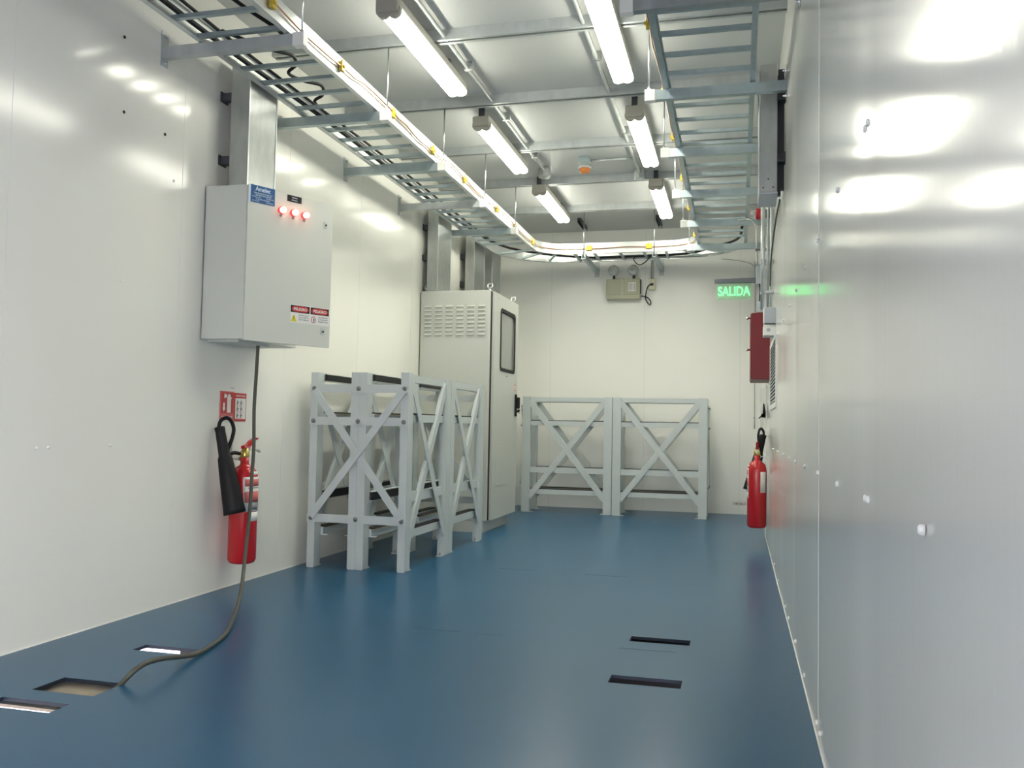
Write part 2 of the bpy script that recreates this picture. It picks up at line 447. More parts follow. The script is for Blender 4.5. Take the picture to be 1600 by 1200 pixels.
for i,y in enumerate((4.0,5.13,6.24,7.37,8.46)):
    support('tray_support','%s cantilever bracket holding the cable-filled tray off the left wall%s'%(ords[i],', above the pilot-lamp box' if i==1 else ''),
            XL,-2.165,y,m='galv_d' if i in (0,3) else 'zinc')
for i,y in enumerate((4.0,5.13,6.24,7.37,8.46,9.58)):
    support('tray_support','%s white-capped cantilever under the empty tray by the right wall'%((ords+['last'])[i]),XR,-.53,y,m='zinc' if i else 'galv')
def back_support(x,label):
    t=thing('tray_support',label,'tray support',(x,YB,2.95),'cantilever supports under the cable trays')
    y0,ye=YB,9.845
    b=MB(); b.box(x-.021,x-.0175,ye,y0-.006,2.925,2.985); b.box(x+.0175,x+.021,ye,y0-.006,2.925,2.985); b.box(x-.0175,x+.0175,ye,y0-.006,2.925,2.929); b.build('arm','zinc',t)
    b=MB(); b.box(x-.03,x+.03,y0-.006,y0,2.885,3.07); b.build('wall_plate','galv_d',t)
    b=MB(); b.tube([(x,ye+.012,2.93),(x,ye+.012,ZC)],.005,8); b.build('threaded_rod','steel',t)
back_support(-1.72,'cantilever bracket on end wall above and left of the emergency light')
back_support(-.92,'cantilever bracket on end wall above the power outlet')

# bare copper earth wire clamped along the inner rails
gw=thing('earth_wire','bare copper earth wire clamped with yellow clips along the tray rails','cable',(-1.3,9.9,3.05))
pts=[];random.seed(3)
yy=.95
while yy<9.5:
    pts.append((-2.220+random.uniform(-.003,.004),yy,3.05+.018*math.sin(yy*4.0)+random.uniform(-.006,.006))); yy+=.14
pts+=[(x,y,3.045) for x,y in arc(-1.9,9.55,.318,172,90,8)]
x=-1.7
while x<-.8: pts.append((x,9.868,3.045+.006*math.sin(x*9))); x+=.12
pts+=[(x,y,3.045) for x,y in arc(-.764,9.55,.318,90,8,8)]
yy=9.4
while yy>.95:
    pts.append((-.444-random.uniform(-.002,.006),yy,3.045+.012*math.sin(yy*5))); yy-=.16
b=MB(); b.tube(pts,.0055,8); b.build('wire','copper',gw)
def clamp(x,y,ax):
    b=MB()
    if ax=='y': b.bbox(x-.011,x+.011,y-.02,y+.02,3.02,3.075,.004); b.lathe((x,y,3.075),[(.008,0),(.008,.014)],n=6,smooth=False); b.box(x-.02,x+.02,y-.008,y+.008,3.04,3.055)
    else: b.bbox(x-.035,x+.035,y-.011,y+.011,3.02,3.075,.004); b.lathe((x,y,3.075),[(.008,0),(.008,.014)],n=6,smooth=False)
    b.build('clamp','yellow',gw)
for y in (1.4,2.2,3.0,3.78,4.56,5.34,6.13,6.92,7.95,8.65,9.45): clamp(-2.218,y,'y')
for x in (-1.66,-.98): clamp(x,9.868,'x')
for y in (3.6,4.38,5.33,6.16,7.2,8.2,9.35): clamp(-.452,y,'y')

# black power cables lying in the left tray
def cable(name,label,pts,r,m='black'):
    b=MB(); b.tube(smooth(pts),r,8); o=b.build(name,m); tag(o,label,'cable','loose black cables in the left tray'); return o
def smooth(pts,k=6):
    P=[V(p) for p in pts]; out=[]
    for i in range(len(P)-1):
        p0=P[max(i-1,0)];p1=P[i];p2=P[i+1];p3=P[min(i+2,len(P)-1)]
        for j in range(k):
            t=j/k
            out.append(.5*((2*p1)+(-p0+p2)*t+(2*p0-5*p1+4*p2-p3)*t*t+(-p0+3*p1-3*p2+p3)*t**3))
    out.append(P[-1]); return out
zc=Z0+.046
cable('power_cable','thick black cable running the whole left tray along its wall-side rail',[(-2.715,1,zc),(-2.70,2.6,zc),(-2.72,4,zc),(-2.70,5.5,zc),(-2.715,7,zc),(-2.70,8.6,zc),(-2.6,9.5,zc),(-2.3,9.98,zc),(-1.8,10.33,zc),(-1.2,10.35,zc),(-.6,10.3,zc),(-.3,10.0,zc),(-.02,9.6,zc),(.03,9.0,zc)],.014)
cable('power_cable','thinner black cable beside the thick one in left tray',[(-2.62,1,zc-.004),(-2.61,3,zc-.004),(-2.64,4.4,zc-.004),(-2.62,6,zc-.004),(-2.63,7.6,zc-.004),(-2.64,9.2,zc-.004)],.009)
cable('power_cable','looped black cable end curling in left tray above the pilot-lamp box',[(-2.64,4.0,zc+.012),(-2.56,4.16,zc+.012),(-2.50,4.30,zc+.02),(-2.46,4.42,zc+.04),(-2.50,4.54,zc+.04),(-2.58,4.60,zc+.02),(-2.56,4.75,zc+.03),(-2.50,4.86,zc+.04),(-2.55,4.98,zc+.03),(-2.645,5.06,zc+.02),(-2.66,5.3,zc+.014)],.010)
cable('power_cable','short black cable crossing the rungs of left tray nearest the camera',[(-2.42,3.3,zc),(-2.40,3.55,zc+.01),(-2.36,3.8,zc),(-2.33,4.05,zc),(-2.40,4.25,zc+.004),(-2.47,4.2,zc)],.010)
cable('data_cable','thin black cable drooping below the end wall tray',[(-1.18,10.30,zc),(-1.20,10.33,2.985),(-1.14,10.36,2.93),(-1.06,10.36,2.97),(-1.0,10.34,zc)],.006)

# ------------------------------------------------------------------ ceiling conduits, boxes, detector
t=thing('conduit','grey ceiling conduit running beside the left row of lights','conduit',(-1.84,5,3.43),'ceiling conduits')
b=MB(); b.tube([(-1.78,YF+.3,3.425),(-1.795,8.0,3.425)],.014,12); b.build('pipe','galv_d',t)
for y in (4.2,5.6,6.6,7.6):
    b=MB(); b.bbox(-1.815,-1.755,y-.012,y+.012,3.408,ZC,.003); b.build('pipe_clip','galv',t)
b=MB(); b.lathe((-1.80,8.09,3.37),[(.055,0),(.06,.01),(.06,.085),(.05,.1)],n=8,smooth=False); b.lathe((-1.80,8.09,3.365),[(.04,0),(.04,.006)],n=16); bx=b.build('junction_box','galv',t)
t2=thing('conduit','grey ceiling conduit running beside the right row of lights','conduit',(-.90,5,3.43),'ceiling conduits')
b=MB(); b.tube([(-.905,YF+.3,3.425),(-.915,8.25,3.425)],.014,12); b.build('pipe','galv_d',t2)
for y in (4.6,5.62,7.1):
    b=MB(); b.bbox(-.94,-.88,y-.012,y+.012,3.408,ZC,.003); b.build('pipe_clip','galv',t2)
b=MB(); b.lathe((-.92,8.33,3.375),[(.05,0),(.055,.01),(.055,.085),(.045,.095)],n=8,smooth=False); b.build('junction_box','galv_d',t2)
t3=thing('conduit','short conduit crossing the ceiling from a square box above the orange detector','conduit',(-1.3,7.88,3.44),'ceiling conduits')
b=MB(); b.bbox(-1.42,-1.32,7.80,7.90,3.42,ZC,.005); b.build('junction_box','zinc',t3)
b=MB(); b.tube([(-1.32,7.87,3.44),(-.93,7.87,3.44)],.012,10); b.build('pipe','galv_d',t3)
t=thing('smoke_detector','smoke detector under an orange dust cap on the ceiling','smoke detector',(-1.43,8.16,3.44))
b=MB(); b.lathe((-1.42,8.14,ZC),[(.06,0),(.06,-.015),(.05,-.02)],n=24,axis=V((0,0,1))); b.build('base','white',t)
b=MB(); b.lathe((-1.42,8.14,ZC-.02),[(.052,0),(.05,-.03),(.035,-.04),(0,-.042)],n=24); b.build('dust_cap','orange',t)
for x,lb in ((-1.83,'short dark strut on ceiling past the left row of lights'),(-.915,'short dark strut on ceiling past the right row of lights')):
    b=MB(); b.box(x-.02,x-.016,10.15,10.62,3.415,ZC); b.box(x+.016,x+.02,10.15,10.62,3.415,ZC); b.box(x-.016,x+.016,10.15,10.62,ZC-.02,ZC)
    tag(b.build('ceiling_strut','strut'),lb,'strut','short struts on the ceiling')

# ------------------------------------------------------------------ vertical cable ducts
def duct(label,y0,y1,z0,x0,x1,knobs,wallx,sgn):
    t=thing('cable_duct',label,'cable duct',((x0+x1)/2,(y0+y1)/2,z0),'vertical galvanised cable ducts')
    b=MB(); b.bbox(min(x0,x1),max(x0,x1),y0,y1,z0,3.14,.004); d=b.build('duct_body','galv',t)
    # edge flange of the cover
    fx=x1
    b=MB(); b.box(fx,fx+sgn*.003,y0+.0,y0+.012,z0,3.14); b.build('cover_flange','zinc_w',d)
    b=MB(); b.box(fx,fx+sgn*.003,y1-.012,y1,z0,3.14); b.build('cover_flange','zinc_w',d)
    ya=y0+.02
    for z in knobs:
        b=MB(); b.bbox(wallx,x0,ya,ya+.042,z-.025,z+.025,.003); b.bbox(wallx+sgn*.003,wallx+sgn*.012,ya-.015,ya+.06,z-.03,z+.03,.002); b.build('strut_bracket','strut',t)
    b=MB(); b.box(x0-sgn*.022,x0,ya+.06,ya+.1,z0,3.1); b.build('back_strip','strut',t)  # plain dark strip standing behind the duct body
    return t
duct('tall galvanised cable duct rising from the pilot-lamp box on left wall',4.52,4.84,2.352,-2.905,-2.785,(2.92,2.54),XL,1)
duct('galvanised cable duct rising behind the near corner of the windowed cabinet',7.98,8.38,2.289,-2.925,-2.82,(2.92,2.62),XL,1)
duct('galvanised cable duct rising behind the middle of the windowed cabinet',9.18,9.58,1.9,-2.92,-2.817,(2.86,2.55),XL,1)
duct('galvanised cable duct nearest the end wall, beyond the windowed cabinet',9.92,10.29,1.9,-2.92,-2.82,(2.86,2.5),XL,1)
rd=duct('galvanised cable duct beside right wall ending open below the empty tray',5.25,5.56,2.383,.213,.113,(2.955,2.59),XR,-1)
b=MB(); b.box(.110,.216,5.248,5.562,2.372,2.382); b.build('end_piece','gbox',rd,label='blue-grey end plate')
for x,z in ((.135,2.41),(.19,2.41),(.163,2.46)):
    b=MB(); b.lathe((x,5.25,z),[(.005,0),(.005,.003)],n=8,axis=V((0,-1,0))); b.build('rivet','strut',rd)
b=MB(); b.box(.222,.255,5.34,5.38,2.42,3.14); b.build('back_strip','strut',rd)

# ------------------------------------------------------------------ wall box with pilot lamps
bx=thing('electrical_box','grey steel wall box with three lit red pilot lamps and ajar door','electrical box',(-2.85,4.72,1.466))
x0,x1,y0,y1,z0,z1=XL+.004,-2.712,4.41,5.03,1.466,2.348
b=MB(); tk=.003
b.bbox(x0,x0+.006,y0,y1,z0,z1,.001); b.build('back_panel','ebox',bx)
b=MB(); b.box(x0,x1,y0,y0+tk,z0,z1); b.box(x0,x1,y1-tk,y1,z0,z1); b.box(x0,x1,y0+tk,y1-tk,z0,z0+tk); b.box(x0,x1,y0+tk,y1-tk,z1-tk,z1)
b.box(x1-.003,x1,y0+tk,y0+.02,z0+tk,z1-tk); b.box(x1-.003,x1,y1-.02,y1-tk,z0+tk,z1-tk); b.box(x1-.003,x1,y0+.02,y1-.02,z0+tk,z0+.02); b.box(x1-.003,x1,y0+.02,y1-.02,z1-.02,z1-tk)
b.build('body','ebox',bx)
b=MB(); b.box(x0+.01,x1-.06,y0+.06,y0+.4,z0-.012,z0); b.build('gland_plate','ebox',bx)
TH=math.radians(28); HX,HY=-2.703,4.409
DU=V((math.sin(TH),math.cos(TH),0)); DN=V((math.cos(TH),-math.sin(TH),0))
def D(s,z,o=0): return V((HX,HY,0))+DU*s+V((0,0,z))+DN*o
def dbox(mb,s0,s1,z0,z1,o0,o1):
    return mb.hexa([D(s0,z0,o0),D(s1,z0,o0),D(s1,z0,o1),D(s0,z0,o1),D(s0,z1,o0),D(s1,z1,o0),D(s1,z1,o1),D(s0,z1,o1)])
b=MB(); dbox(b,.0,.583,1.458,2.345,-.004,0); dbox(b,0,.004,1.458,2.345,-.022,-.004); dbox(b,.579,.583,1.458,2.345,-.022,-.004); dbox(b,.004,.579,1.458,1.462,-.022,-.004); dbox(b,.004,.579,2.341,2.345,-.022,-.004)
dr=b.build('door','ebox',bx)
b=MB(); dbox(b,.09,.565,1.475,2.328,-.012,-.0045); b.build('gasket','gap',dr)
def dlathe(s,z,o,prof,name,m,parent,n=20):
    q=MB(); q.lathe(D(s,z,o),prof,n=n,axis=DN); return q.build(name,m,parent)
for s,z in ((.216,2.238),(.299,2.238),(.376,2.236)):
    q=MB(); q.lathe(D(s,z,0),[(.021,0),(.021,.01),(.017,.014)],n=20,axis=DN); pl=q.build('pilot_lamp','redring',dr)
    dlathe(s,z,.012,[(.0165,0),(.0165,.02),(.012,.029),(0,.032)],'lens','redlamp',bx)
    q=MB(); dbox(q,s-.007,s+.007,z-.036,z-.021,0,.004); q.build('lamp_tag','ink',bx)
for z0_,z1_ in ((2.19,2.225),(1.535,1.57)):
    q=MB(); dbox(q,.518,.523,z0_,z1_,0,.003); dbox(q,.523,.545,z0_,z0_+.004,0,.003); dbox(q,.523,.545,z1_-.004,z1_,0,.002); lk=q.build('latch','galv_d',bx)
    dlathe(.535,(z0_+z1_)/2,0,[(.006,0),(.006,.004)],'keyhole','hole',bx)
q=MB(); q.box(x1+.0004,HX-.0045+.003,4.414,4.440,1.47,2.344); q.build('hinge_gap_strip','gap',bx)  # black strip added in the hinge gap to paint its shade
# nameplate, small black plate, warning labels
q=MB(); dbox(q,.014,.172,2.252,2.352,0,.002); np_=q.build('nameplate','plateblue',bx,label='blue maker nameplate with white lettering')
q=MB(); dbox(q,.004,.014,2.25,2.352,0,.0015); q.build('label_edge','platetext',bx)
text('lettering','Amelec','platetext',bx,D(.093,2.320,.0026),DU,(0,0,1),.036,width=.098,align='CENTER',bold=.0006)
for k,(w,t_) in enumerate([(.12,'TABLEROS ELECTRICOS'),(.11,'Y SERVICIOS DE MONTAJE'),(.145,'TELF. 000 00 00   FAX'),(.09,'INGENIERIA'),(.14,'WWW           E-MAIL')]):
    t_=t_.replace('000 00 00','')
    text('lettering',t_,'platetext',bx,D(.093,2.304-.0115*k,.0026),DU,(0,0,1),.010,width=w,align='CENTER')
q=MB(); dbox(q,.256,.354,2.303,2.341,0,.002); q.build('black_plate','black',bx)
text('lettering','TABLERO','platetext',bx,D(.305,2.325,.0026),DU,(0,0,1),.010,width=.04,align='CENTER')
text('lettering','GENERAL','platetext',bx,D(.305,2.311,.0026),DU,(0,0,1),.010,width=.04,align='CENTER')
for s0,kind in ((.302,0),(.441,1)):
    q=MB(); dbox(q,s0-.003,s0+.136,1.588,1.696,0,.001); lb=q.build('warning_label','paper',bx,label='white and red danger label')
    q=MB(); dbox(q,s0,s0+.132,1.650,1.692,.001,.0016); q.build('label_header','black',bx)
    q=MB()
    ov=[D(s0+.066+.059*math.copysign(abs(math.cos(a))**.6,math.cos(a)),1.671+.0175*math.copysign(abs(math.sin(a))**.6,math.sin(a)),.0016) for a in [2*PI*i/28 for i in range(28)]]
    q.prism(ov,DN*.0006); q.build('red_oval','signred',bx)
    text('lettering','PELIGRO','paper',bx,D(s0+.066,1.663,.0025),DU,(0,0,1),.023,width=.092,align='CENTER',bold=.0004)
    if kind==0:
        q=MB(); q.prism([D(s0+.002,1.595,.001),D(s0+.042,1.595,.001),D(s0+.022,1.640,.001)],DN*.0006); q.build('warning_triangle','signyellow',bx)
        q=MB(); dbox(q,s0+.0205,s0+.0235,1.607,1.628,.0016,.002); q.build('bolt_symbol','black',bx)
        rows=['RIESGO','ELECTRICO','ALTA TENSION']
    else:
        q=MB(); rr=[D(s0+.022+.018*math.cos(a),1.618+.021*math.sin(a),.001) for a in [2*PI*i/24 for i in range(24)]]; q.prism(rr,DN*.0005); q.build('ring_symbol','signred',bx)
        q=MB(); rr=[D(s0+.022+.014*math.cos(a),1.618+.0165*math.sin(a),.0015) for a in [2*PI*i/24 for i in range(24)]]; q.prism(rr,DN*.0004); q.build('ring_symbol','paper',bx)
        q=MB(); q.prism([D(s0+.020,1.606,.0019),D(s0+.029,1.606,.0019),D(s0+.030,1.622,.0019),D(s0+.026,1.632,.0019),D(s0+.018,1.622,.0019)],DN*.0004); q.build('hand_symbol','ink',bx)
        rows=['SOLO PERSONAL','AUTORIZADO','PROHIBIDO EL PASO']
    for k,tx in enumerate(rows): text('lettering',tx,'ink',bx,D(s0+.091,1.632-.013*k,.0014),DU,(0,0,1),.011,width=.07,align='CENTER')

# cable hanging from the wall box to the floor opening
cp=[(-2.795,4.72,1.49),(-2.795,4.72,1.44),(-2.801,4.72,1.262),(-2.807,4.72,1.07),(-2.789,4.70,.842),(-2.771,4.66,.692),(-2.741,4.60,.511),(-2.71,4.53,.372),(-2.658,4.42,.21),(-2.572,4.25,.085),(-2.44,3.98,.025),(-2.30,3.68,.011),(-2.235,3.45,.010),(-2.217,3.336,.012),(-2.209,3.222,.028),(-2.19,3.066,.060),(-2.185,2.965,.070),(-2.20,2.92,.055),(-2.225,2.90,.025),(-2.258,2.897,-.01),(-2.29,2.88,-.04)]
b=MB(); b.tube(smooth(cp),.0105,10); tag(b.build('hanging_cable','cordgrey'),'grey cable hanging from wall box across floor into square opening','cable')

# ------------------------------------------------------------------ signs above the extinguisher
def lw(y,z,o): return V((XL+.004+o,y,z))
def lwbox(mb,y0,y1,z0,z1,o0,o1): return mb.box(XL+.004+o0,XL+.004+o1,y0,y1,z0,z1)
sg=thing('safety_sign','red extinguisher pictogram sign with white arrow on left wall','sign',(XL,4.70,1.0),'signs above the left extinguisher')
b=MB(); lwbox(b,4.630,4.778,1.005,1.178,-.004,.0015); b.build('sign_plate','pinkprint',sg)
b=MB(); lwbox(b,4.640,4.770,1.046,1.170,.0015,.0022); b.build('red_field','signred',sg)
b=MB(); 
b.prism([lw(y,z,.0022) for y,z in ((4.702,1.050),(4.742,1.050),(4.742,1.134),(4.75,1.134),(4.728,1.162),(4.716,1.162),(4.70,1.134),(4.702,1.128))],(.0006,0,0)); 
b.prism([lw(y,z,.0022) for y,z in ((4.668,1.136),(4.700,1.142),(4.700,1.158),(4.672,1.164))],(.0006,0,0)); b.build('extinguisher_symbol','paper',sg)
b=MB(); b.prism([lw(y,z,.0022) for y,z in ((4.668,1.055),(4.685,1.078),(4.678,1.078),(4.678,1.108),(4.660,1.108),(4.660,1.078),(4.653,1.078))],(.0006,0,0)); b.build('arrow_symbol','paper',sg)
text('lettering','EXTINTOR','paper',sg,lw(4.705,1.018,.0018),(0,1,0),(0,0,1),.016,width=.11,align='CENTER')
s2=thing('safety_sign','red and white extinguisher instruction sign on left wall','sign',(XL,4.85,1.0),'signs above the left extinguisher')
b=MB(); lwbox(b,4.784,4.915,.998,1.172,-.004,.0015); b.build('sign_plate','signred',s2)
b=MB(); lwbox(b,4.792,4.908,1.012,1.140,.0015,.0022); b.build('white_field','paper',s2)
text('lettering','MODO DE USO','paper',s2,lw(4.85,1.15,.0018),(0,1,0),(0,0,1),.014,width=.10,align='CENTER')
random.seed(5)
for yy in (4.806,4.846):
    for zz in (1.098,1.060,1.020):
        b=MB(); b.prism([lw(yy+dy,zz+dz,.0022) for dy,dz in ((0,0),(.012,0),(.015,.012),(.024,.010),(.026,.016),(.014,.020),(.012,.03),(.004,.03))],(.0005,0,0)); b.build('figure_symbol','ink',s2)
        b=MB(); lwbox(b,yy,yy+.03,zz-.006,zz-.003,.0022,.0026); b.build('caption_line','pinkprint',s2)
s3=MB(); lwbox(s3,4.735,4.785,1.194,1.206,-.004,.001); s3=s3.build('small_label','paper'); tag(s3,'tiny white label stuck above the red extinguisher signs','label')
text('lettering','PQS-02','ink',s3,lw(4.76,1.1965,.0014),(0,1,0),(0,0,1),.009,width=.04,align='CENTER')

# ------------------------------------------------------------------ extinguisher (local frame: wall at -X, room at +X, origin on cylinder axis at z=0)
def extinguisher(label,wall_off):
    t=thing('fire_extinguisher',label,'fire extinguisher',(0,0,0),'red gas extinguishers hung on the walls')
    R_=.083
    b=MB(); b.lathe((0,0,0),[(.0,.150),(.060,.150),(.074,.157),(R_,.175),(R_,.650),(.080,.675),(.070,.702),(.052,.722),(.030,.735),(.0255,.745),(.0255,.782),(0,.782)],n=40)
    b.build('cylinder','red',t)
    b=MB(); b.lathe((0,0,.782),[(.024,0),(.027,.006),(.027,.035),(.020,.042),(.020,.056),(0,.056)],n=18)
    b.tube([(0,-.02,.806),(0,-.058,.806)],.011,10); v=b.build('valve','brass',t)
    b=MB()  # carrying handle and squeeze lever
    b.prism([(-.012,-.028,.835),(-.012,.030,.832),(-.012,.062,.862),(-.012,.112,.888),(-.012,.128,.890),(-.012,.130,.898),(-.012,.105,.900),(-.012,.060,.885),(-.012,.020,.862),(-.012,-.024,.852)],(.024,0,0))
    b.build('lever','red',t)
    b=MB(); b.prism([(-.011,.018,.826),(-.011,.14,.818),(-.011,.165,.808),(-.011,.166,.813),(-.011,.142,.828),(-.011,.018,.834)],(.022,0,0)); b.build('carry_handle','galv_d',t)
    b=MB(); b.tube([(-.02,-.012,.845),(.02,-.012,.845)],.003,6); b.lathe((.028,-.012,.845),[(.010,-.0015),(.010,.0015)],n=14); b.build('safety_pin','steel',t)
    # hose: from the valve outlet along the wall, up in a loop and down into the horn
    hz=smooth([(0,-.058,.806),(-.01,-.10,.812),(-.02,-.132,.806),(-.03,-.138,.83),(-.018,-.12,.89),(-.012,-.112,.95),(-.02,-.128,.998),(-.035,-.155,1.018),(-.055,-.182,1.0),(-.062,-.19,.96),(-.058,-.188,.925)],6)
    b=MB(); b.tube(hz,.011,12); b.build('hose','black',t)
    # discharge horn
    A=V((-.058,-.19,.965)); B=V((.055,-.178,.462)); ax=(B-A); L=ax.length
    b=MB(); b.lathe(A,[(.022,0),(.030,.004),(.030,.02),(.0285,.03),(.032,.15),(.033,.17),(.042,.19),(.052,.33),(.062,.49),(.064,L),(.058,L),(.03,.2),(0,.19)],n=28,axis=ax)
    b.build('horn','black',t)
    # hanging bracket on the wall
    b=MB(); b.box(-wall_off,-wall_off+.004,-.014,.014,.77,.885); b.box(-wall_off,-.030,-.014,.014,.770,.776); b.box(-.034,-.030,-.014,.014,.762,.785)
    b.build('wall_bracket','galv',t)
    return t,R_
def patch(parent,R_,a0,a1,z0,z1,m,name,o=.0008):
    b=MB(); n=12; rows=[]
    for i in range(n+1):
        a=math.radians(a0+(a1-a0)*i/n)
        rows.append([b.bm.verts.new((math.cos(a)*(R_+q),math.sin(a)*(R_+q),z)) for q,z in ((-.003,z0),(o,z0),(o,z1),(-.003,z1))])
    for A,B in zip(rows,rows[1:]):
        for k in range(4): b._face([A[k],A[(k+1)%4],B[(k+1)%4],B[k]],True)
    b._face(rows[0][::-1]); b._face(rows[-1])
    wo=world_origin(parent)
    for v in b.bm.verts: v.co+=wo
    return b.build(name,m,parent)
t1,R_=extinguisher('red gas extinguisher with black horn on left wall under two signs',.10)
patch(t1,R_,-58,32,.462,.668,'paper','instruction_label')
patch(t1,R_,-54,28,.612,.655,'pinkprint','label_print',.0013)
patch(t1,R_,-54,28,.516,.582,'pinkprint','label_print',.0013)
patch(t1,R_,-30,10,.475,.503,'ink','label_print',.0012)
patch(t1,R_,-42,25,.600,.606,'ink','label_print',.0012)
patch(t1,R_,-40,30,.405,.459,'paper','service_tag')
patch(t1,R_-.006,-32,30,.672,.700,'paper','service_tag')
patch(t1,R_,110,150,.46,.64,'paper','service_tag')
t2=copy_tree(t1)
t1.location=(XL+.104,4.757,0)
t2.location=(XR-.097,8.05,0); t2.rotation_euler=(0,0,PI)
t2['label']='red gas extinguisher on right wall, mirrored in its glossy panels'
# blank spot: labels of the right one also face the room along the wall
patch_p=bpy.data.objects.new('x',None); bpy.data.objects.remove(patch_p)

# ------------------------------------------------------------------ battery racks
def rack(Lr,Dp,rows,mapf,base,label,ends=(0,1)):
    """u along the length, v across (v=Dp is the outer face), z up; rows = list of (v0,v1,inner_dir,brace_v)"""
    t=thing('battery_rack',label,'rack',base,'empty grey battery racks')
    def bx8(mb,u0,u1,v0,v1,z0,z1): 
        return mb.hexa([mapf(u0,v0,z0),mapf(u1,v0,z0),mapf(u1,v1,z0),mapf(u0,v1,z0),mapf(u0,v0,z1),mapf(u1,v0,z1),mapf(u1,v1,z1),mapf(u0,v1,z1)])
    H=1.35; lw_=.095
    for (v0,v1,inn,brace) in rows:
        for u0 in (0,Lr-lw_):
            b=MB(); w=.006
            # folded channel leg: web on the outer side, two flanges
            vo,vi=(v1,v0) if inn<0 else (v0,v1)
            bx8(b,u0,u0+lw_,v0,v1,.006,H)
            lg=b.build('leg','rack',t)
            du=(-.0,.03) if u0>0 else (.0,.03)
            b=MB()
            if u0==0: bx8(b,.001,lw_+.035,min(v0,v1)+.004,max(v0,v1)-.004,0,.007)
            else: bx8(b,u0-.035,Lr-.001,min(v0,v1)+.004,max(v0,v1)-.004,0,.007)
            b.build('foot_plate','rack',lg)
            b=MB(); uu=lw_+.018 if u0==0 else u0-.018
            p=mapf(uu,(v0+v1)/2,.007); b.lathe(p,[(.010,0),(.010,.009),(.005,.011),(.005,.02)],n=6,smooth=False); b.build('anchor_bolt','steel',lg)
        ua,ub=lw_,Lr-lw_
        vin = v0 if inn<0 else v1      # inner face
        vout= v1 if inn<0 else v0
        s = 1 if vout>vin else -1
        vout -= s*.021; vin -= s*(.020 if len(rows)<3 or brace is None or True else 0)
        # top and lower retaining rails: C channels, black pad on the inner face
        for (za,zb,nm) in ((1.292,1.345,'top_rail'),(.462,.528,'retaining_rail')):
            b=MB(); bx8(b,ua,ub,vout-s*.004,vout-s*.008,za,zb); bx8(b,ua,ub,vout-s*.008,vin+s*.004,zb-.004,zb); bx8(b,ua,ub,vout-s*.008,vin+s*.004,za,za+.004)
            rl=b.build(nm,'rack',t)
            b=MB(); bx8(b,ua,ub,vin+s*.012,vin+s*.002,za+.006,zb-.006); b.build('rubber_pad','rubber',rl)
        for (za,zb) in ((1.015,1.068),(.215,.270)):
            b=MB(); bx8(b,ua,ub,vout-s*.004,vin+s*.002,za,zb); bx8(b,ua-.01,ua+.012,vin-s*.04,vin+s*.002,zb-.056,zb-.05)
            rl=b.build('shelf_rail','rack',t)
            b=MB(); bx8(b,ua,ub,vout-s*.010,vin-s*.012,zb,zb+.009); b.build('rubber_pad','rubber',rl)
            b=MB(); bx8(b,ua,ub,vin-s*.014,vin+s*.0015,zb-.006,zb+.0); b.build('wood_strip','wood',rl)
        if brace is not None:
            nrm=(mapf(0,1,0)-mapf(0,0,0))
            for k in (0,1):
                za,zb=(.17,1.30) if k else (1.30,.17)
                vv=brace-(.007 if k else 0)
                b=MB(); p,q=mapf(ua-.012,vv,za),mapf(ub+.012,vv,zb); b.bar(p,q,nrm,.064,.006)
                # folded lip along the brace
                d=(q-p).normalized(); sd=nrm.normalized().cross(d).normalized()*.032
                b.bar(p+sd*1.0-nrm.normalized()*.012,q+sd*1.0-nrm.normalized()*.012,sd,.024,.005)
                b.build('cross_brace','rack',t)
    # bolted end frames
    vA,vB=rows[0][0]+.018,rows[-1][1]-.018
    for e in ends:
        uo=-.004 if e==0 else Lr+.004; sg_=-1 if e==0 else 1
        nrm=(mapf(1,0,0)-mapf(0,0,0))*sg_
        for z in (1.238,1.013,.342):
            b=MB(); p,q=mapf(uo,vA-.02,z),mapf(uo,vB+.02,z); b.bar(p,q,nrm,.057,.006); br=b.build('end_bar','rack',t)
            for ri,rw_ in enumerate(rows):
                v0,v1=rw_[0],rw_[1]; vc=(v0+v1)/2
                if len(rows)>2 and ri==2: continue
                if len(rows)>2 and ri==1: vc=v1
                b=MB(); b.lathe(mapf(uo,vc,z),[(.017,.002),(.017,.005),(.011,.006),(.011,.014),(.006,.016),(.006,.022)],n=8,axis=nrm,smooth=False); b.build('bolt','bolt',br)
        for k in (0,1):
            za,zb=(1.228,.352) if k==0 else (.352,1.228)
            off=.0065+.006*k
            p=mapf(uo+sg_*off,vA+.012,za); q=mapf(uo+sg_*off,vB-.012,zb)
            b=MB(); b.bar(p,q,nrm,.052,.0055); b.build('end_brace','rack',t)
    return t
def front_map(y0): 
    return lambda u,v,z: V((-2.89+v,y0+u,z))
D2=.725
rowsF=[(0,.055,1,.01),(D2/2-.058,D2/2-.0005,-1,None),(D2/2+.0005,D2/2+.058,1,D2/2+.03),(D2-.055,D2,-1,D2-.006)]
rack(.918,D2,rowsF,front_map(5.60),(-2.53,6.05,0),'double battery rack near the left wall, closest to the camera',(0,))
rack(.918,D2,rowsF,front_map(6.524),(-2.53,6.98,0),'double battery rack standing between nearest rack and windowed cabinet',(1,))
def back_map(x0):
    return lambda u,v,z: V((x0+u,10.07+.42-v,z))
rowsB=[(0,.055,1,.02),(.42-.055,.42,-1,.42-.006)]
rack(1.058,.42,rowsB,back_map(-2.457),(-1.93,10.28,0),'battery rack at the end wall, beside the windowed cabinet',(0,))
rack(1.062,.42,rowsB,back_map(-1.392),(-.86,10.28,0),'battery rack at the end wall, on the extinguisher side',(1,))

